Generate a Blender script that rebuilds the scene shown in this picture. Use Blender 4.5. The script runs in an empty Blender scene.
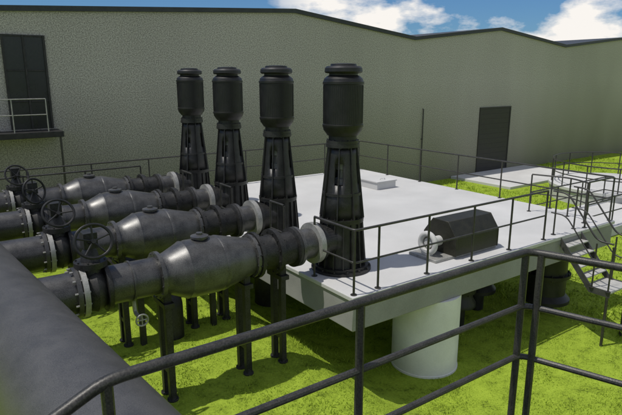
import bpy, math, random
import numpy as np
from mathutils import Vector, Matrix
random.seed(4)
scene=bpy.context.scene
COL=scene.collection
DECK=2.2; EYE=5.69

# ---------------------------------------------------------------- materials
def newmat(name):
    m=bpy.data.materials.new(name); m.use_nodes=True
    nt=m.node_tree; b=nt.nodes['Principled BSDF']
    return m,nt,b
def mottled(name,c1,c2,scale=6,rough=(.4,.6),metal=0.0,bump=.1,bscale=80,fine=.25,spec=.5,coord='Object'):
    m,nt,b=newmat(name); N=nt.nodes; L=nt.links
    tc=N.new('ShaderNodeTexCoord')
    n1=N.new('ShaderNodeTexNoise'); n1.inputs['Scale'].default_value=scale; n1.inputs['Detail'].default_value=5; n1.inputs['Roughness'].default_value=.6
    n2=N.new('ShaderNodeTexNoise'); n2.inputs['Scale'].default_value=bscale; n2.inputs['Detail'].default_value=2
    L.new(tc.outputs[coord],n1.inputs['Vector']); L.new(tc.outputs[coord],n2.inputs['Vector'])
    mx=N.new('ShaderNodeMath'); mx.operation='MULTIPLY_ADD'; mx.inputs[1].default_value=fine; 
    sub=N.new('ShaderNodeMath'); sub.operation='SUBTRACT'; sub.inputs[1].default_value=.5
    sc=N.new('ShaderNodeMath'); sc.operation='MULTIPLY'; sc.inputs[1].default_value=4
    L.new(n2.outputs['Fac'],sub.inputs[0]); L.new(sub.outputs[0],sc.inputs[0]); L.new(sc.outputs[0],mx.inputs[0]); L.new(n1.outputs['Fac'],mx.inputs[2])
    cr=N.new('ShaderNodeValToRGB'); cr.color_ramp.elements[0].position=.3; cr.color_ramp.elements[1].position=.7
    cr.color_ramp.elements[0].color=(*c1,1); cr.color_ramp.elements[1].color=(*c2,1)
    L.new(mx.outputs[0],cr.inputs['Fac']); L.new(cr.outputs[0],b.inputs['Base Color'])
    mr=N.new('ShaderNodeMapRange'); mr.inputs['To Min'].default_value=rough[0]; mr.inputs['To Max'].default_value=rough[1]
    mr.inputs['From Min'].default_value=.3; mr.inputs['From Max'].default_value=.7
    L.new(n1.outputs['Fac'],mr.inputs['Value']); L.new(mr.outputs[0],b.inputs['Roughness'])
    b.inputs['Metallic'].default_value=metal; b.inputs['Specular IOR Level'].default_value=spec
    bp=N.new('ShaderNodeBump'); bp.inputs['Strength'].default_value=bump; bp.inputs['Distance'].default_value=.005
    L.new(n2.outputs['Fac'],bp.inputs['Height']); L.new(bp.outputs[0],b.inputs['Normal'])
    return m
M_pump=mottled('pump_black_paint',(.014,.014,.013),(.042,.041,.039),5,(.34,.5),.3,.25,110,.35)
M_motor=mottled('motor_black_paint',(.007,.007,.007),(.022,.021,.02),5,(.38,.55),.15,.25,110,.35)
M_pipe=mottled('gunmetal_pipe',(.045,.044,.043),(.105,.103,.1),4,(.3,.44),.45,.15,110,.3)
M_barrel=mottled('valve_cast_iron',(.06,.059,.057),(.135,.133,.128),4,(.3,.44),.45,.15,110,.3)
M_dark=mottled('dark_steel',(.018,.018,.017),(.046,.045,.043),6,(.4,.6),.4,.2,70,.3)
M_flange=mottled('galvanised_flange',(.26,.257,.24),(.4,.395,.37),8,(.35,.55),.3,.15,90,.3)
M_header=mottled('header_pipe_paint',(.06,.059,.057),(.1,.098,.094),3.5,(.4,.5),.15,.25,160,.6)
M_rail=mottled('railing_paint',(.032,.031,.028),(.07,.067,.06),8,(.38,.52),.35,.15,120,.3)
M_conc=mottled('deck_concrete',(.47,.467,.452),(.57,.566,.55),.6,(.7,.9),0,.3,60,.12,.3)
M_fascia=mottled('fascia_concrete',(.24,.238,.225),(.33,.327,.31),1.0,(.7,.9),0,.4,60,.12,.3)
M_col=mottled('column_concrete',(.66,.65,.62),(.8,.79,.76),1.6,(.6,.8),0,.3,60,.1,.3)
M_coping=mottled('coping_metal',(.022,.025,.027),(.045,.05,.053),3,(.4,.6),.2,.1,60,.2)
M_door=mottled('door_dark_paint',(.014,.013,.011),(.028,.026,.022),4,(.5,.7),0,.2,60,.2)
M_case=mottled('olive_casing',(.013,.013,.008),(.03,.03,.02),6,(.4,.6),.2,.3,80,.3)
M_step=mottled('step_grating',(.36,.355,.33),(.52,.51,.48),6,(.5,.7),.1,.3,80,.3)
M_glass=mottled('dark_door_glass',(.012,.013,.013),(.022,.023,.023),1,(.2,.35),0,.02,20,.05)

def wall_mat():
    m,nt,b=newmat('rendered_wall'); N=nt.nodes; L=nt.links
    tc=N.new('ShaderNodeTexCoord')
    n1=N.new('ShaderNodeTexNoise'); n1.inputs['Scale'].default_value=26; n1.inputs['Detail'].default_value=2; n1.inputs['Roughness'].default_value=.75
    n2=N.new('ShaderNodeTexNoise'); n2.inputs['Scale'].default_value=.22; n2.inputs['Detail'].default_value=6
    mp=N.new('ShaderNodeMapping'); mp.inputs['Scale'].default_value=(1,1,.3)
    L.new(tc.outputs['Object'],mp.inputs['Vector'])
    L.new(tc.outputs['Object'],n1.inputs['Vector']); L.new(mp.outputs[0],n2.inputs['Vector'])
    c1=N.new('ShaderNodeValToRGB'); e=c1.color_ramp.elements
    e[0].position=.35; e[0].color=(.21,.2,.183,1); e[1].position=.65; e[1].color=(.61,.585,.535,1)
    L.new(n1.outputs['Fac'],c1.inputs['Fac'])
    c2=N.new('ShaderNodeValToRGB'); e=c2.color_ramp.elements
    e[0].position=.3; e[0].color=(.84,.84,.83,1); e[1].position=.7; e[1].color=(1.04,1.04,1.03,1)
    L.new(n2.outputs['Fac'],c2.inputs['Fac'])
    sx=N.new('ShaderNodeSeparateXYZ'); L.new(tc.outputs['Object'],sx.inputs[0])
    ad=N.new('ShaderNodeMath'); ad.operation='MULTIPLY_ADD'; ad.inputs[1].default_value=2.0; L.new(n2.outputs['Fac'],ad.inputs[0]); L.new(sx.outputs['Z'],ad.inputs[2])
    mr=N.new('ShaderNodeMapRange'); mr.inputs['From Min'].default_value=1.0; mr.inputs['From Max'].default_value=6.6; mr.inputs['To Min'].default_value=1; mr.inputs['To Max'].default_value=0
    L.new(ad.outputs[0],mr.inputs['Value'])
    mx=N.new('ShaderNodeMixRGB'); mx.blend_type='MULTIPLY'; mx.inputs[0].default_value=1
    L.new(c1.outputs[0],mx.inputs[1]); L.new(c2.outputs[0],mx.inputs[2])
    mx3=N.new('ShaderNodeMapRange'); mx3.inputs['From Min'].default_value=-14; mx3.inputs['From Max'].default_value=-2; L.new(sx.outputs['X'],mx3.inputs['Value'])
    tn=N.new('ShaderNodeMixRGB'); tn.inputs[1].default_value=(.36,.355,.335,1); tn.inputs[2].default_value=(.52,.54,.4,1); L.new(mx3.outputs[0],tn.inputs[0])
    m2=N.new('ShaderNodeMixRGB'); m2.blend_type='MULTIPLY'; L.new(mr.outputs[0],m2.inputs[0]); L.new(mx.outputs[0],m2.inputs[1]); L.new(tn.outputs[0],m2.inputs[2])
    L.new(m2.outputs[0],b.inputs['Base Color'])
    b.inputs['Roughness'].default_value=.9; b.inputs['Specular IOR Level'].default_value=.2
    bp=N.new('ShaderNodeBump'); bp.inputs['Strength'].default_value=.3; bp.inputs['Distance'].default_value=.01
    L.new(n1.outputs['Fac'],bp.inputs['Height']); L.new(bp.outputs[0],b.inputs['Normal'])
    return m
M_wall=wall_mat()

def grass_mat(name,a,b_,c,sc):
    m,nt,b=newmat(name); N=nt.nodes; L=nt.links
    g=N.new('ShaderNodeNewGeometry')
    n1=N.new('ShaderNodeTexNoise'); n1.inputs['Scale'].default_value=2.6; n1.inputs['Detail'].default_value=5; n1.inputs['Roughness'].default_value=.65
    n2=N.new('ShaderNodeTexNoise'); n2.inputs['Scale'].default_value=sc; n2.inputs['Detail'].default_value=4; n2.inputs['Roughness'].default_value=.8
    L.new(g.outputs['Position'],n1.inputs['Vector']); L.new(g.outputs['Position'],n2.inputs['Vector'])
    ad=N.new('ShaderNodeMath'); ad.operation='ADD'; L.new(n1.outputs['Fac'],ad.inputs[0]); L.new(n2.outputs['Fac'],ad.inputs[1])
    mu=N.new('ShaderNodeMath'); mu.operation='MULTIPLY'; mu.inputs[1].default_value=.5; L.new(ad.outputs[0],mu.inputs[0])
    cr=N.new('ShaderNodeValToRGB'); e=cr.color_ramp.elements
    e[0].position=.39; e[0].color=(*a,1); e[1].position=.6; e[1].color=(*c,1)
    k=e.new(.46); k.color=(*b_,1)
    L.new(mu.outputs[0],cr.inputs['Fac']); L.new(cr.outputs[0],b.inputs['Base Color'])
    b.inputs['Roughness'].default_value=.8; b.inputs['Specular IOR Level'].default_value=.08
    bp=N.new('ShaderNodeBump'); bp.inputs['Strength'].default_value=.5; bp.inputs['Distance'].default_value=.03
    L.new(n2.outputs['Fac'],bp.inputs['Height']); L.new(bp.outputs[0],b.inputs['Normal'])
    return m
M_ground=grass_mat('lawn_soil',(.09,.13,.014),(.23,.32,.03),(.32,.43,.045),22)
M_grass=grass_mat('grass_blades',(.14,.2,.02),(.27,.37,.036),(.38,.5,.06),9)

# ---------------------------------------------------------------- mesh builder
AXES={'Z':(Vector((1,0,0)),Vector((0,1,0)),Vector((0,0,1))),'X':(Vector((0,1,0)),Vector((0,0,1)),Vector((1,0,0))),'Y':(Vector((0,0,1)),Vector((1,0,0)),Vector((0,1,0)))}
class MB:
    def __init__(s): s.v=[]; s.f=[]
    def box(s,x0,x1,y0,y1,z0,z1,rot=None,org=None):
        b=len(s.v)
        P=[(x0,y0,z0),(x1,y0,z0),(x1,y1,z0),(x0,y1,z0),(x0,y0,z1),(x1,y0,z1),(x1,y1,z1),(x0,y1,z1)]
        if rot is not None:
            P=[tuple(rot@Vector(p)+(org or Vector())) for p in P]
        s.v+=P
        s.f+=[tuple(b+i for i in q) for q in [(0,3,2,1),(4,5,6,7),(0,1,5,4),(1,2,6,5),(2,3,7,6),(3,0,4,7)]]
        return s
    def prism(s,poly,axis_from,axis_to,fn):
        b=len(s.v); n=len(poly)
        for t in (axis_from,axis_to):
            for p in poly: s.v.append(fn(p,t))
        s.f.append(tuple(b+i for i in range(n))[::-1]); s.f.append(tuple(b+n+i for i in range(n)))
        for i in range(n):
            j=(i+1)%n; s.f.append((b+i,b+j,b+n+j,b+n+i))
        return s
    def lathe(s,prof,o=(0,0,0),ax='Z',segs=40):
        o=Vector(o)
        u,w,a=AXES[ax] if isinstance(ax,str) else ax
        b=len(s.v); n=len(prof)
        for t,r in prof:
            for i in range(segs):
                th=2*math.pi*i/segs
                s.v.append(tuple(o+a*t+u*(r*math.cos(th))+w*(r*math.sin(th))))
        for k in range(n-1):
            for i in range(segs):
                j=(i+1)%segs
                s.f.append((b+k*segs+i,b+k*segs+j,b+(k+1)*segs+j,b+(k+1)*segs+i))
        s.f.append(tuple(b+i for i in range(segs))[::-1]); s.f.append(tuple(b+(n-1)*segs+i for i in range(segs)))
        return s
    def cyl(s,p,q,r,segs=16):
        p=Vector(p);q=Vector(q);d=(q-p);l=d.length;d.normalize()
        h=Vector((0,0,1)) if abs(d.z)<.9 else Vector((1,0,0))
        u=d.cross(h).normalized(); w=d.cross(u).normalized()
        return s.lathe([(0,r),(l,r)],p,(u,w,d),segs)
    def tube(s,pts,r,segs=12,closed=False,cr=0.0):
        P=[Vector(p) for p in pts]
        if cr>0 and not closed:
            Q=[P[0]]
            for i in range(1,len(P)-1):
                a,b_,c=P[i-1],P[i],P[i+1]
                d1=(a-b_);d2=(c-b_); k=min(cr,d1.length*.45,d2.length*.45)
                s1=b_+d1.normalized()*k; s2=b_+d2.normalized()*k
                for t in [0,.2,.4,.6,.8,1]:
                    Q.append(s1*(1-t)**2+b_*2*t*(1-t)+s2*t*t)
            Q.append(P[-1]); P=Q
        n=len(P); b=len(s.v); 
        prev=None
        for i,p in enumerate(P):
            if closed: d=(P[(i+1)%n]-P[i-1]).normalized()
            else: d=(P[min(i+1,n-1)]-P[max(i-1,0)]).normalized()
            if prev is None:
                h=Vector((0,0,1)) if abs(d.z)<.9 else Vector((1,0,0))
                u=d.cross(h).normalized()
            else:
                u=(prev-d*prev.dot(d)).normalized()
            prev=u; w=d.cross(u)
            for k in range(segs):
                th=2*math.pi*k/segs
                s.v.append(tuple(p+u*(r*math.cos(th))+w*(r*math.sin(th))))
        m=n if closed else n-1
        for i in range(m):
            i2=(i+1)%n
            for k in range(segs):
                k2=(k+1)%segs
                s.f.append((b+i*segs+k,b+i*segs+k2,b+i2*segs+k2,b+i2*segs+k))
        if not closed:
            s.f.append(tuple(b+k for k in range(segs))[::-1]); s.f.append(tuple(b+(n-1)*segs+k for k in range(segs)))
        return s
    def bolts(s,o,ax,R,n,r=.016,h=.03):
        o=Vector(o); u,w,a=AXES[ax]
        for i in range(n):
            th=2*math.pi*(i+.5)/n
            c=o+u*(R*math.cos(th))+w*(R*math.sin(th))
            s.lathe([(-h,r),(h,r)],c,AXES[ax],6)
        return s
    def obj(s,name,mat,parent=None,loc=(0,0,0),bevel=0,ang=35,label=None):
        me=bpy.data.meshes.new(name); me.from_pydata(s.v,[],s.f); me.update()
        import bmesh
        bm=bmesh.new(); bm.from_mesh(me); bmesh.ops.recalc_face_normals(bm,faces=bm.faces); bm.to_mesh(me); bm.free()
        me.polygons.foreach_set('use_smooth',[True]*len(me.polygons))
        me.set_sharp_from_angle(angle=math.radians(ang))
        me.materials.append(mat)
        o=bpy.data.objects.new(name,me); COL.objects.link(o)
        o.location=loc
        if parent is not None: o.parent=parent
        if bevel:
            md=o.modifiers.new('bevel','BEVEL'); md.width=bevel; md.segments=2; md.limit_method='ANGLE'
        if label: o['label']=label
        return o
def thing(name,label,cat,loc=(0,0,0),group=None):
    e=bpy.data.objects.new(name,None); e.empty_display_size=.3; COL.objects.link(e); e.location=loc
    e['label']=label; e['category']=cat
    if group: e['group']=group
    return e
def tag(o,label,cat,group=None):
    o['label']=label;o['category']=cat
    if group:o['group']=group
def copy_thing(root,loc,rotz=0):
    new=root.copy(); COL.objects.link(new); new.location=loc; new.rotation_euler[2]=rotz
    def rec(src,dst):
        for c in src.children:
            k=c.copy(); COL.objects.link(k); k.parent=dst; rec(c,k)
    rec(root,new); return new

# ---------------------------------------------------------------- ground
RISE=.75
def hgt(x,y):
    t=np.clip((6.6-x)/1.7,0,1); t=t*t*(3-2*t)
    f=np.clip((18-np.abs(y-8))/4,0,1)
    return RISE*t*f
nx=list(np.concatenate([[-300,-60,-20],np.arange(-10,12,.25),[20,60,300]])); ny=list(np.concatenate([[-300,-60,-20],np.arange(-12,30,1.0),[60,300]]))
g=MB()
for y in ny:
    for x in nx: g.v.append((float(x),float(y),float(hgt(x,y))))
W=len(nx)
for j in range(len(ny)-1):
    for i in range(W-1): g.f.append((j*W+i,j*W+i+1,(j+1)*W+i+1,(j+1)*W+i))
go=g.obj('ground',M_ground); go['kind']='structure'

def blades(name,N,x0,x1,y0,y1,h0,h1,w,skip):
    rng=np.random.default_rng(3+N)
    x=rng.uniform(x0,x1,N); y=rng.uniform(y0,y1,N)
    keep=~skip(x,y); x=x[keep];y=y[keep];N=len(x)
    clump=(np.sin(x*2.1+np.sin(y*1.7)*2)*.5+.5)*(np.sin(y*3.3+np.sin(x*2.9)*2)*.5+.5)
    a=rng.uniform(0,2*np.pi,N); h=rng.uniform(h0,h1,N)*(.6+1.4*clump)
    dx=np.cos(a)*w; dy=np.sin(a)*w; z=hgt(x,y)-.004
    l=rng.uniform(.2,1,N)*h*1.1; b=rng.uniform(0,2*np.pi,N)
    V=np.zeros((N,3,3))
    V[:,0,0]=x-dx;V[:,0,1]=y-dy;V[:,1,0]=x+dx;V[:,1,1]=y+dy;V[:,0,2]=z;V[:,1,2]=z
    V[:,2,0]=x+np.cos(b)*l;V[:,2,1]=y+np.sin(b)*l;V[:,2,2]=h+z
    me=bpy.data.meshes.new(name); me.vertices.add(N*3); me.loops.add(N*3); me.polygons.add(N)
    me.vertices.foreach_set('co',V.ravel()); me.loops.foreach_set('vertex_index',np.arange(N*3))
    me.polygons.foreach_set('loop_start',np.arange(N)*3); me.update(calc_edges=True); me.validate()
    me.materials.append(M_grass)
    o=bpy.data.objects.new(name,me); COL.objects.link(o); o['kind']='stuff'; o['label']='short bright green mown lawn grass'; o['category']='grass'
    return o
CX_,CY_=7.82,6.98
def skip(x,y):
    s=(x>24.2)&(x<32)&(y>16.3)&(y<20.7)
    s|=((x-27)**2+(y-12.5)**2<3.1**2)
    s|=((x-CX_)**2+(y-CY_)**2<.69**2)
    s|=(np.abs(x-21.3)<3)&(np.abs(y-10.6)<1.3)
    return s
blades('grass',110000,-1,15,1.5,11,.015,.048,.008,skip)
blades('grass',60000,12,40,1,20.6,.03,.14,.016,skip)

# ---------------------------------------------------------------- building
WY=20.7
bld=thing('industrial_building','long grey rendered industrial hall with zigzag parapet','building',(20,WY+10,0))
prof=[(-14,7.0),(2.6,7.78),(13.9,8.42),(21.3,7.57),(28.3,8.36),(35.2,7.62),(42.4,8.36),(49.5,7.6),(57,8.36),(64,7.6)]
bottom=[(64,-.3),(-14,-.3)]
poly=prof+bottom
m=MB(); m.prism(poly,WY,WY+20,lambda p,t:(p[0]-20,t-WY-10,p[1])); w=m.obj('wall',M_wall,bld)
m=MB()
for (xa,za),(xb,zb) in zip(prof[:-1],prof[1:]):
    P=[(xa,za-.05),(xb,zb-.05),(xb,zb+.12),(xa,za+.12)]
    m.prism(P,WY-.09,WY+20.05,lambda p,t:(p[0]-20,t-WY-10,p[1]))
m.obj('coping',M_coping,bld)
m=MB()
for i in range(13):
    z=.02+i*.295; m.box(6.95,9.75,-10.03,-9.99,z,z+.292)
dr=m.obj('door',M_door,bld,bevel=.003)
m=MB(); m.box(6.86,6.95,-10.05,-9.95,0,3.95); m.box(9.75,9.84,-10.05,-9.95,0,3.95); m.box(6.95,9.75,-10.05,-9.95,3.86,3.95)
f=m.obj('door_frame',M_door,dr)
m=MB(); m.box(-17.4,-16.2,-10.03,-9.98,3.98,7.0); d2=m.obj('door',M_glass,bld,label='tall dark door opening onto a raised landing')
m=MB()
for x in (-17.43,-16.82,-16.2): m.box(x-.035,x+.035,-10.08,-9.97,3.98,7.03)
for z in (4.9,5.9,7.0): 
    m.box(-17.39,-16.86,-10.065,-9.96,z-.03,z+.03); m.box(-16.78,-16.24,-10.065,-9.96,z-.03,z+.03)
m.obj('door_frame',M_dark,d2,bevel=.005)
land=thing('entrance_landing','dark steel landing with handrail fixed to the wall','landing',(1.0,WY,0))
m=MB(); m.box(-6,2.95,-1.0,-.01,3.75,3.94); m.obj('floor_plate',M_dark,land,bevel=.01)
lg=None
for x in (-3,0.2,2.85):
    if lg is None:
        m=MB(); m.tube([(0,0,0),(0,0,3.75)],.035,10); lg=m.obj('support_leg',M_rail,land,(x,-.9,0))
    else:
        k=lg.copy(); COL.objects.link(k); k.parent=land; k.location=(x,-.9,0)
m=MB()
for x in (-3,-.8,1.5,2.5,): m.tube([(x,-.95,3.94),(x,-.95,5.0)],.018,8)
m.tube([(-3,-.95,5.0),(2.5,-.95,5.0)],.018,8); m.tube([(-3,-.95,4.5),(2.5,-.95,4.5)],.015,8)
m.obj('handrail',M_flange,land)
m=MB(); m.tube([(0,-.06,.05),(0,-.06,4.0),(0,.05,4.05)],.028,12)
for z in (.8,2.4): m.box(-.05,.05,-.08,-.001,z,z+.04)
o=m.obj('downpipe',M_rail,None,(22.1,WY,0)); tag(o,'thin dark downpipe fixed to the rendered wall','downpipe')
m=MB(); m.box(-3.6,3.6,-2,1.95,-.2,.14); o=m.obj('concrete_apron',M_conc,None,(28.2,18.7,0),bevel=.02); tag(o,'pale concrete apron in front of the dark door','concrete slab')

# ---------------------------------------------------------------- deck
X0,X1,Y0,Y1=5.37,13.86,6.36,16.2
deck=thing('pump_platform','pale concrete pump platform raised over grass on columns','platform',((X0+X1)/2,(Y0+Y1)/2,0))
cx,cy=(X0+X1)/2,(Y0+Y1)/2
m=MB(); m.box(X0-cx,X1-cx,Y0-cy,Y1-cy,DECK-.08,DECK); m.obj('deck_slab',M_conc,deck,bevel=.012)
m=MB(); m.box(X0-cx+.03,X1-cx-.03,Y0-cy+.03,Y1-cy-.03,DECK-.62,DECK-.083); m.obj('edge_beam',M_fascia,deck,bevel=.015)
for (x,y,r,mt) in [(CX_,CY_,.66,M_col),(12.9,9.9,.4,M_dark),(6.9,11.5,.4,M_dark),(12.6,12.5,.4,M_dark),(6.9,15.4,.4,M_dark),(12.6,15.4,.4,M_dark)]:
    m=MB(); m.lathe([(-.1,r*1.02),(.04,r*1.02),(.045,r),(DECK-.623,r)],(x-cx,y-cy,0),'Z',48); m.obj('column',mt,deck)
m=MB(); m.box(-3.4,3.2,-.45,.45,DECK-.15,DECK-.02)
for x in (-3,0,2.9): m.box(x-.08,x+.08,-.4,-.24,0,DECK-.15)
o=m.obj('valve_walkway',M_fascia,None,(2.15,15.75,0),bevel=.01); tag(o,'narrow grey walkway behind the valve pipes','walkway')

for i,(x,y,r,zb) in enumerate([(10.9,8.1,.36,.5),(12.2,7.05,.46,.3),(9.6,7.6,.3,.6)]):
    m=MB(); m.lathe([(zb,r*1.25),(zb+.08,r*1.25),(zb+.2,r),(.95,r),(.95,r*1.2),(1.03,r*1.2),(1.03,r),(1.575,r)],(0,0,0),'Z',36); m.bolts((0,0,.99),'Z',r*1.1,12,.02,.07)
    m.lathe([(-.05,r*.5),(zb,r*.5)],(0,0,0),'Z',20)
    o=m.obj('suction_pipe',M_motor,None,(x,y,0)); tag(o,'black flanged suction pipe standing under the platform','pipe','suction pipes under the platform')
m=MB(); m.lathe([(0,.24),(.9,.24),(.9,.33),(.98,.33),(1.06,.33),(1.06,.24),(4.2,.24)],(0,0,0),'X',28); m.bolts((.98,0,0),'X',.29,10,.015,.1)
m.box(.3,.4,-.05,.05,-1.15,-.2);m.box(2.5,2.6,-.05,.05,-1.15,-.2)
o=m.obj('drain_pipe',M_motor,None,(8.3,9.4,1.1)); tag(o,'black horizontal drain pipe beneath the platform','pipe')

# ---------------------------------------------------------------- pumps
P=thing('vertical_pump','tall black vertical pump with motor on tapered stool','pump',(6.15,7.65,DECK),'row of vertical pumps on the platform')
m=MB(); m.lathe([(0,.56),(.05,.56),(.05,.5),(.1,.5),(.1,.38)],(0,0,0),'Z',48); m.bolts((0,0,.06),'Z',.53,14,.018,.03)
m.obj('base_plate',M_dark,P)
m=MB(); m.lathe([(.1,.4),(.14,.39),(.92,.37),(.92,.405),(.96,.405),(.965,.41),(1.0,.41)],(0,0,0),'Z',48); m.bolts((0,0,.96),'Z',.385,16,.012,.065)
for k in range(16):
    R=Matrix.Rotation(2*math.pi*k/16+.2,3,'Z')
    m.prism([(.36,.1),(.47,.1),(.4,.9),(.34,.9)],-.01,.01,lambda p,t,R=R:tuple(R@Vector((p[0],t,p[1]))))
m.obj('pump_barrel',M_pump,P)
m=MB(); m.lathe([(-.3,.28),(.0,.28),(.04,.3),(.1,.33)],(-.3,0,.6),'X',36); 
m.obj('discharge_nozzle',M_pump,P)
m=MB(); segs=48; z0,z1=1.0,2.28; r0,r1=.375,.25
rows=[z0,z0+.3,z0+.62,z0+.72,z0+.9,z0+1.0,z1-.12,z1]
for zi,z in enumerate(rows):
    t=(z-z0)/(z1-z0); r=r0+(r1-r0)*t
    for i in range(segs):
        th=2*math.pi*i/segs; m.v.append((r*math.cos(th),r*math.sin(th),z))
for k in range(len(rows)-1):
    for i in range(segs):
        c=i%12
        if k in (2,3,4) and c in (4,5,6,7): continue
        j=(i+1)%segs
        m.f.append((k*segs+i,k*segs+j,(k+1)*segs+j,(k+1)*segs+i))
st=m.obj('motor_stool',M_pump,P); sd=st.modifiers.new('s','SOLIDIFY'); sd.thickness=.03
st.rotation_euler[2]=math.radians(-5)
m=MB(); m.lathe([(2.28,.3),(2.34,.3),(2.34,.29),(2.4,.29)],(0,0,0),'Z',40); m.bolts((0,0,2.34),'Z',.275,12,.012,.075)
m.lathe([(1.42,.355),(1.47,.352)],(0,0,0),'Z',40)
for k in range(8):
    th=2*math.pi*k/8+math.radians(-5); R=Matrix.Rotation(th,3,'Z')
    q=[(.36,1.0),(.42,1.0),(.275,2.28),(.24,2.28)]
    m.prism(q,-.01,.01,lambda p,t,R=R:tuple(R@Vector((p[0],t,p[1]))))
m.obj('stool_flange',M_pump,P)
m=MB(); m.lathe([(1.05,.05),(1.6,.05),(1.6,.13),(1.7,.13),(1.72,.08),(1.86,.08),(1.88,.13),(1.98,.13),(1.98,.05),(2.3,.05)],(0,0,0),'Z',24)
m.obj('shaft_coupling',M_flange,P)
m=MB(); m.lathe([(2.4,.25),(2.48,.25),(2.485,.28),(2.52,.3),(2.58,.345),(2.62,.35),(2.64,.362),(2.68,.362),(2.685,.35),(3.36,.35),(3.37,.362),(3.41,.362),(3.415,.35),(3.46,.338),(3.5,.29),(3.52,.25),(3.55,.25)],(0,0,0),'Z',48)
for k in range(60):
    R=Matrix.Rotation(2*math.pi*k/60,3,'Z'); m.box(.343,.3535,-.005,.005,2.7,3.35,R)
m.box(.33,.44,-.1,.1,2.95,3.15,Matrix.Rotation(math.radians(75),3,'Z'))
mot=m.obj('motor',M_motor,P)
m=MB(); m.lathe([(3.55,.27),(3.555,.31),(3.58,.33),(3.64,.325),(3.67,.29),(3.675,.23),(3.71,.22),(3.72,.1)],(0,0,0),'Z',40)
m.obj('fan_cover',M_motor,mot)
for y in (9.85,12.05,14.25): copy_thing(P,(6.15,y,DECK),0)

# ---------------------------------------------------------------- pipe lines
AX=DECK+.6
L=thing('valve_pipe_line','dark steel pipe line with check valve and handwheel valve','pipe',(0,7.65,0),'parallel pipe lines feeding the pumps')
m=MB(); m.lathe([(.45,.29),(1.46,.29)],(0,0,AX),'X',44); m.lathe([(1.92,.28),(2.6,.28)],(0,0,AX),'X',44); 
m.lathe([(1.44,.35),(1.5,.35)],(0,0,AX),'X',44); m.lathe([(2.2,.3),(2.23,.3)],(0,0,AX),'X',44)
m.obj('pipe',M_pipe,L)
m=MB(); m.lathe([(1.515,.365),(1.585,.365)],(0,0,AX),'X',48); m.bolts((1.5,0,AX),'X',.33,12,.014,.1)
m.obj('flange',M_flange,L,label='pale galvanised flange')
m=MB(); m.lathe([(1.585,.26),(1.62,.29),(1.71,.33),(1.8,.29),(1.838,.26),(1.84,.35),(1.9,.35)],(0,0,AX),'X',40)
m.lathe([(.2,.17),(.34,.16),(.34,.22),(.38,.22),(.42,.22),(.42,.13),(.56,.1),(.62,.06),(.66,.06)],(1.7,0,AX),'Z',28); m.bolts((1.7,0,AX+.38),'Z',.19,8,.014,.06)
m.box(1.61,1.79,-.14,.1,AX+.62,AX+.84)
gv=m.obj('gate_valve',M_dark,L)
m=MB(); R=.225
m.tube([(R*math.cos(a),0,R*math.sin(a)) for a in [2*math.pi*i/36 for i in range(36)]],.02,10,closed=True)
for k in range(5):
    a=2*math.pi*k/5+.3; m.tube([(0,.03,0),(R*.95*math.cos(a),0,R*.95*math.sin(a))],.012,8)
m.cyl((0,-.02,0),(0,.22,0),.03)
hwl=m.obj('handwheel',M_motor,gv,(1.7,-.3,AX+.77)); hwl.rotation_euler=(math.radians(-18),0,math.radians(4)); hwl.scale=(1.08,1,1)
m=MB(); m.lathe([(2.6,.36),(2.66,.36),(2.665,.31),(2.72,.31),(2.78,.33),(3.0,.43),(3.03,.45),(3.07,.44),(3.12,.452),(3.55,.452),(3.59,.44),(3.62,.45),(3.66,.44),(4.1,.33),(4.18,.31),(4.185,.36),(4.24,.36)],(0,0,AX),'X',56)
m.bolts((2.63,0,AX),'X',.335,14,.012,.045); m.bolts((4.22,0,AX),'X',.335,14,.012,.045)
m.lathe([(.4,.1),(.47,.1),(.47,.14),(.5,.14),(.52,.05),(.55,.05)],(3.33,0,AX),'Z',24)
m.obj('check_valve',M_barrel,L)
m=MB(); m.lathe([(4.25,.39),(4.31,.39),(4.315,.3),(4.5,.28),(4.6,.3),(4.605,.39),(4.66,.39),(4.665,.37),(4.71,.37),(4.715,.28),(5.0,.28),(5.02,.35),(5.07,.35),(5.075,.29)],(0,0,AX),'X',44)
m.bolts((4.28,0,AX),'X',.36,12,.014,.06); m.bolts((4.66,0,AX),'X',.345,12,.014,.08)
m.obj('dismantling_joint',M_dark,L)
m=MB(); m.lathe([(5.08,.35),(5.14,.35),(5.145,.27),(5.44,.27)],(0,0,AX),'X',44)
m.obj('spool_pipe',M_barrel,L)
m=MB(); m.lathe([(5.44,.37),(5.54,.37)],(0,0,AX),'X',44); m.bolts((5.56,0,AX),'X',.335,12,.014,.06)
m.obj('coupling_flange',M_flange,L)
m=MB(); m.lathe([(5.55,.35),(5.62,.35),(5.625,.28),(5.85,.28)],(0,0,AX),'X',44)
m.obj('nozzle_flange',M_pump,L)
for x in (2.7,4.05,4.75):
    m=MB()
    for s in (-1,1):
        m.box(x-.05,x+.05,s*.13-.05,s*.13+.05,RISE,AX-.22)
        m.lathe([(RISE-.1,.09),(RISE+.03,.09),(RISE+.03,.06),(RISE+.1,.05)],(x,s*.13,0),'Z',20)
    m.box(x-.08,x+.08,-.24,.24,AX-.48,AX-.4); m.box(x-.04,x+.04,-.08,.08,1.2,1.28)
    m.box(x-.065,x+.065,-.17,.17,AX-.4,AX-.26)
    m.obj('support_stand',M_dark,L,bevel=.006)
m=MB(); m.tube([(2.25,0,AX-.25),(2.25,-.02,AX-.5),(2.25,-.3,AX-.5)],.03,10,cr=.08); c=Vector((2.25,-.33,AX-.5))
m.tube([(c.x+.085*math.cos(a),c.y,c.z+.085*math.sin(a)) for a in [2*math.pi*i/24 for i in range(24)]],.014,8,closed=True)
m.tube([(c.x-.08,c.y,c.z),(c.x+.08,c.y,c.z)],.009,6);m.tube([(c.x,c.y,c.z-.08),(c.x,c.y,c.z+.08)],.009,6)
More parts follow.
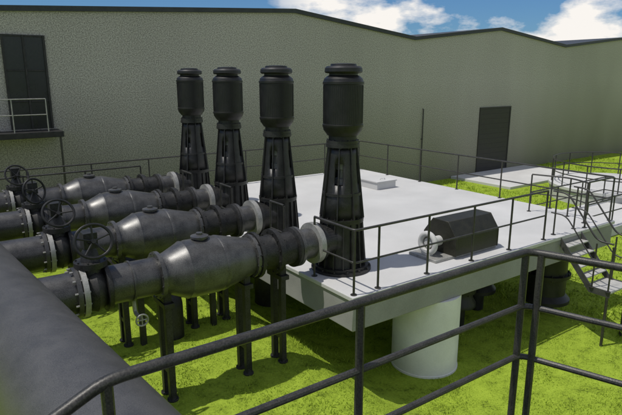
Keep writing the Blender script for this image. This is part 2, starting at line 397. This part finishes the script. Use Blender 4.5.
m.obj('drain_valve',M_flange,L)
for y,tx,ty,tz in ((9.85,-26,14,-6),(12.05,-18,70,8),(14.25,-30,30,-10)):
    k=copy_thing(L,(0,y,0))
    for ch in k.children:
        for c2 in ch.children:
            if c2.name.startswith('handwheel'): c2.rotation_euler=(math.radians(tx),math.radians(ty),math.radians(tz)); c2.location.z-=.06

for x in (2.95,4.4):  # dark beams added under the pipe lines to darken the grass there
    m=MB(); m.box(-.07,.07,0,5.4,-.02,0);m.box(-.07,.07,0,5.4,-.2,-.18);m.box(-.012,.012,0,5.4,-.18,-.02)
    for y in (.1,2.2,5.3): m.box(-.05,.05,y-.05,y+.05,-1.45,-.2)
    o=m.obj('shade_beam',M_dark,None,(x,9.5,RISE+1.38)); tag(o,'dark steel beam on posts, added beneath the pipes to deepen the shade','steel beam','added shade beams under the pipe lines')
r=.2  # extra low pipe, added to make the ground below the lines darker
m=MB(); m.lathe([(0,r),(.8,r),(.8,r*1.35),(.86,r*1.35),(.92,r*1.35),(.925,r),(5,r)],(0,0,0),'Y',28); m.bolts((0,.86,0),'Y',r*1.18,8,.012,.08)
m.tube([(0,.02,0),(0,-.3,0),(0,-.3,-.85)],r,24,cr=.25)
for y in (1.6,4.4): m.box(-.05,.05,y,y+.08,-.85,-r*.7)
o=m.obj('drain_pipe',M_dark,None,(3.55,9.9,1.5)); tag(o,'dark low-level pipe bending into the grass, added to deepen the shade','pipe')

# header
th=math.radians(5.35); d=Vector((-math.sin(th),math.cos(th),0)); nrm=Vector((math.cos(th),math.sin(th),0))
base=nrm*1.27; zc=EYE-2.89
a=base+d*(-2.5)
hd=thing('header_pipe','very large grey header pipe along the valves','pipe',(a.x,a.y,zc))
ax=(nrm,Vector((0,0,1)),d)
m=MB(); ln=18.1
m.lathe([(0,.55),(ln-.3,.55),(ln-.1,.5),(ln,.3),(ln+.03,.05)],(0,0,0),ax,96); m.obj('pipe_shell',M_header,hd,ang=20)
for t in (12.9,15.1):
    m=MB(); m.lathe([(t,.6),(t+.05,.6),(t+.055,.565),(t+.065,.565),(t+.07,.6),(t+.12,.6)],(0,0,0),ax,64)
    m.obj('flange',M_dark,hd)
for t in (6,10.3,12.5,16.5):
    c=d*t; m=MB(); m.box(c.x-.3,c.x+.3,c.y-.08,c.y+.08,-zc,-.45)
    m.obj('support_pier',M_fascia,hd)

# ---------------------------------------------------------------- railings
def railing(pts,h,label,mats=M_rail,spacing=1.4,levels=(.5,),r=.022,posts=None,cr=.08,group=None,below=0):
    P0=[Vector(p) for p in pts]
    o=P0[0].copy()
    T=thing('railing',label,'railing',tuple(o),group)
    up=Vector((0,0,h))
    Q=[p-o for p in P0]
    m=MB(); m.tube([p+up for p in Q],r,12,cr=cr); m.obj('top_rail',mats,T)
    for lv in levels:
        m=MB(); m.tube([p+up*lv for p in Q],r*.8,10,cr=cr); m.obj('middle_rail',mats,T)
    pos=[]
    if posts is None:
        for i,(p,q) in enumerate(zip(Q[:-1],Q[1:])):
            l=(q-p).length; n=max(1,round(l/spacing))
            for k in range(n+(1 if i==len(Q)-2 else 0)): pos.append(p+(q-p)*k/n)
    else: pos=[Vector(p)-o for p in posts]
    m=MB(); m.tube([(0,0,-below),(0,0,h-.01)],r*.95,10)
    if not below: m.lathe([(0,.055),(.012,.055)],(0,0,0),'Z',16)
    first=m.obj('post',mats,T,tuple(pos[0]))
    for p in pos[1:]:
        k=first.copy(); COL.objects.link(k); k.parent=T; k.location=p
    return T
e=.1
railing([(X0+e,Y0+e+1.1,DECK),(X0+e,Y0+e,DECK),(10.9,Y0+e,DECK)],1.1,'dark tube railing around the front platform edge',posts=[(X0+e,Y0+e+1.1,DECK),(X0+e,Y0+e,DECK),(6.0,Y0+e,DECK),(7.2,Y0+e,DECK),(8.45,Y0+e,DECK),(9.65,Y0+e,DECK),(10.9,Y0+e,DECK)])
railing([(12.6,Y0+e,DECK),(X1-e,Y0+e,DECK),(X1-e,Y1-e,DECK),(-1.1,Y1-e,DECK)],1.1,'dark tube railing along the rear platform edges',spacing=1.7)
railing([(-1.0,15.35,DECK-.02),(5.0,15.35,DECK-.02)],1.05,'dark tube railing beside the narrow walkway',spacing=1.5)
railing([(5.5,8.6,DECK),(5.5,9.1,DECK)],1.1,'short dark tube railing between two pumps on the platform',spacing=.5)
railing([(5.5,10.75,DECK),(5.5,11.3,DECK)],1.1,'short dark tube railing between two pumps on the platform',spacing=.55)
railing([(5.5,12.9,DECK),(5.5,13.5,DECK)],1.1,'short dark tube railing between two pumps on the platform',spacing=.6)

fl=EYE-2.2
m=MB(); m.box(-2.5,2.85,-2.5,1.75,fl-.07,fl)
for (x,y) in ((-2.4,-2.4),(2.7,-2.4),(2.7,1.5),(-2.4,1.5)): m.box(x-.06,x+.06,y-.06,y+.06,0,fl-.07)
o=m.obj('viewing_walkway',M_dark); tag(o,'raised dark steel viewing walkway','walkway')
RY=1.94
railing([(-1.5,RY,fl-.9),(.445,RY,fl),(3.12,RY,fl),(4.5,-2.2,fl)],1.1,'dark round-tube railing of the raised walkway',r=.025,levels=(.33,.66),below=.25,posts=[(-.9,RY,fl-.62),(.445,RY,fl),(1.69,RY,fl),(3.09,RY,fl),(3.14,1.86,fl),(3.6,.5,fl),(4.05,-.85,fl),(4.5,-2.2,fl)],cr=.07)

# ---------------------------------------------------------------- stairs
sx0,sx1=11.45,12.3
S=thing('access_stairs','steel stairs with pale treads from platform to a small landing','stairs',((sx0+sx1)/2,Y0,0))
hw=(sx1-sx0)/2; n=5; rise=.19; go_=.16; ZL=DECK-n*rise
for i in range(1,n):
    m=MB(); m.box(-hw+.03,hw-.03,-i*go_-.04,-i*go_+.17,DECK-i*rise-.03,DECK-i*rise); m.obj('tread',M_step,S,bevel=.004)
m=MB(); m.box(-hw,hw,-n*go_-.4,-n*go_+.16,ZL-.04,ZL); m.obj('landing_plate',M_step,S,bevel=.004)
for s in (-1,1):
    m=MB(); x=s*hw
    q=[(0.0,DECK-.02),(0.0,DECK-.22),(-n*go_+.05,ZL-.12),(-n*go_-.4,ZL-.12),(-n*go_-.4,ZL+.02),(-n*go_,ZL+.02)]
    m.prism(q,x-.012,x+.012,lambda p,t:(t,p[0],p[1])); m.obj('stringer',M_barrel,S)
    m=MB(); m.cyl((x,-n*go_-.35,0),(x,-n*go_-.35,ZL-.12),.03); m.obj('leg',M_rail,S)
for x in (sx0-.0,sx1+.0):
    railing([(x,Y0+.3,DECK),(x,Y0-.05,DECK),(x,Y0-n*go_,ZL+.05),(x,Y0-n*go_-.35,ZL+.05)],1.0,'curved dark handrail beside the steel stairs',r=.019,posts=[(x,Y0+.2,DECK),(x,Y0-n*go_,ZL),(x,Y0-n*go_-.35,ZL)],cr=.3)

# ---------------------------------------------------------------- casing on deck
C=thing('booster_unit','dark olive hexagonal casing with pale ring at end','machine',(8.1,7.1,DECK))
m=MB(); q=[(-.42,.06),(.42,.06),(.42,.42),(.2,.72),(-.2,.72),(-.42,.42)]
m.prism(q,.15,1.45,lambda p,t:(t,p[0],p[1]))
for t in (.13,1.43): m.prism([(a*1.02,(b-.39)*1.02+.39) for a,b in q],t,t+.04,lambda p,t:(t,p[0],p[1]))
m.obj('casing',M_case,C,bevel=.012)
m=MB(); m.box(-.35,1.5,-.36,.36,0,.06); m.obj('base_frame',M_flange,C,bevel=.008)
m=MB(); R=.19
m.tube([(-.2,R*math.cos(a),.3+R*math.sin(a)) for a in [2*math.pi*i/32 for i in range(32)]],.055,14,closed=True)
m.cyl((-.2,0,.3),(.13,0,.3),.1,24); m.box(-.25,-.15,-.1,.1,.06,.16)
m.obj('end_ring',M_conc,C)

for (x,y,sx,sy,hh) in [(12.0,13.3,.4,.65,.22)]:
    m=MB(); m.box(-sx,sx,-sy,sy,.002,hh); m.box(-sx-.03,sx+.03,-sy-.03,sy+.03,hh+.002,hh+.04); m.tube([(-.1,-sy*.7,hh+.04),(-.1,-sy*.7,hh+.09),(.1,-sy*.7,hh+.09),(.1,-sy*.7,hh+.04)],.01,8,cr=.02)
    o=m.obj('hatch_cover',M_conc,None,(x,y,DECK),bevel=.008); tag(o,'low pale hatch cover on the pump platform','hatch')

T=thing('round_tank','low round concrete tank ringed by a railing','tank',(27,12.5,0))
m=MB(); m.lathe([(0,3),(.6,3),(.6,3.08),(.72,3.08),(.73,3.05)],(0,0,0),'Z',72); m.obj('tank_wall',M_conc,T)
m=MB()
def ring(r,z,n=60): return [(r*math.cos(2*math.pi*i/n),r*math.sin(2*math.pi*i/n),z) for i in range(n)]
m.tube(ring(2.95,1.83),.03,8,closed=True); m.tube(ring(2.95,1.28),.024,8,closed=True); m.obj('rail_ring',M_rail,T)
for k in range(14):
    a=2*math.pi*k/14
    m=MB(); m.tube([(0,0,.73),(0,0,1.83)],.028,8); m.obj('post',M_rail,T,(2.95*math.cos(a),2.95*math.sin(a),0))
m=MB(); m.box(-3,3,-1.3,1.3,0,.35); o=m.obj('concrete_pad',M_conc,None,(21.3,10.6,0),bevel=.02); tag(o,'pale raised concrete pad on the grass','concrete slab')
railing([(18.6,9.5,.35),(24.1,9.5,.35),(24.1,11.7,.35),(18.6,11.7,.35)],1.1,'dark tube railing around a concrete pad',spacing=1.6,r=.028)
railing([(13.0,8.2,DECK),(13.3,7.3,DECK),(13.0,6.7,DECK)],1.0,'short curved tube railing at the head of the stairs',spacing=.8,r=.02,cr=.4)

# ---------------------------------------------------------------- camera
cam=bpy.data.cameras.new('camera'); co=bpy.data.objects.new('camera',cam); COL.objects.link(co)
co.location=(0,0,EYE)
F=Vector((.5807*.9728,.8141*.9728,-.2317)); co.rotation_euler=F.to_track_quat('-Z','Y').to_euler()
cam.sensor_width=36; cam.lens=31.72; cam.clip_end=2000; cam.clip_start=.05
scene.camera=co

# ---------------------------------------------------------------- light
S_=Vector((-.36,.12,.92)).normalized()
sun=bpy.data.lights.new('sun','SUN'); so=bpy.data.objects.new('sun',sun); COL.objects.link(so)
sun.energy=3.2; sun.angle=math.radians(.6); sun.color=(1,.96,.9)
so.rotation_euler=S_.to_track_quat('Z','Y').to_euler()
w=bpy.data.worlds.new('World'); scene.world=w; w.use_nodes=True
nt=w.node_tree; N=nt.nodes; Lk=nt.links
bg=N['Background']; sky=N.new('ShaderNodeTexSky'); sky.sky_type='NISHITA'; sky.sun_disc=False
sky.sun_elevation=math.asin(S_.z); sky.sun_rotation=math.atan2(S_.x,S_.y); sky.altitude=0; sky.ozone_density=1.6; sky.dust_density=.5
tc=N.new('ShaderNodeTexCoord'); mp=N.new('ShaderNodeMapping'); mp.inputs['Scale'].default_value=(1,1,2.2); mp.inputs['Location'].default_value=(.3,.1,0)
no=N.new('ShaderNodeTexNoise'); no.inputs['Scale'].default_value=5.5; no.inputs['Detail'].default_value=9; no.inputs['Roughness'].default_value=.55
Lk.new(tc.outputs['Generated'],mp.inputs['Vector']); Lk.new(mp.outputs[0],no.inputs['Vector'])
cr=N.new('ShaderNodeValToRGB'); cr.color_ramp.elements[0].position=.48; cr.color_ramp.elements[1].position=.58
Lk.new(no.outputs['Fac'],cr.inputs['Fac'])
sp=N.new('ShaderNodeSeparateXYZ'); Lk.new(tc.outputs['Generated'],sp.inputs[0])
# cloud bank covers the sky except a clear blue gap to the north-west
mk=N.new('ShaderNodeMapRange'); mk.inputs['From Min'].default_value=.48; mk.inputs['From Max'].default_value=.58; Lk.new(sp.outputs['X'],mk.inputs['Value'])
my=N.new('ShaderNodeMapRange'); my.inputs['From Min'].default_value=.5; my.inputs['From Max'].default_value=.35; Lk.new(sp.outputs['Y'],my.inputs['Value'])
mm=N.new('ShaderNodeMath'); mm.operation='MAXIMUM'; Lk.new(mk.outputs[0],mm.inputs[0]); Lk.new(my.outputs[0],mm.inputs[1])
ml=N.new('ShaderNodeMath'); ml.operation='MULTIPLY'; Lk.new(cr.outputs[0],ml.inputs[0]); Lk.new(mm.outputs[0],ml.inputs[1])
tint=N.new('ShaderNodeMixRGB'); tint.blend_type='MULTIPLY'; tint.inputs[0].default_value=1; tint.inputs[2].default_value=(.38,.62,.9,1)
Lk.new(sky.outputs[0],tint.inputs[1])
mx=N.new('ShaderNodeMixRGB'); mx.inputs[2].default_value=(10.3,9.9,9.4,1)
Lk.new(ml.outputs[0],mx.inputs[0]); Lk.new(tint.outputs[0],mx.inputs[1]); Lk.new(mx.outputs[0],bg.inputs['Color'])
bg.inputs['Strength'].default_value=.093
scene.view_settings.view_transform='Standard'; scene.view_settings.look='None'; scene.view_settings.exposure=0
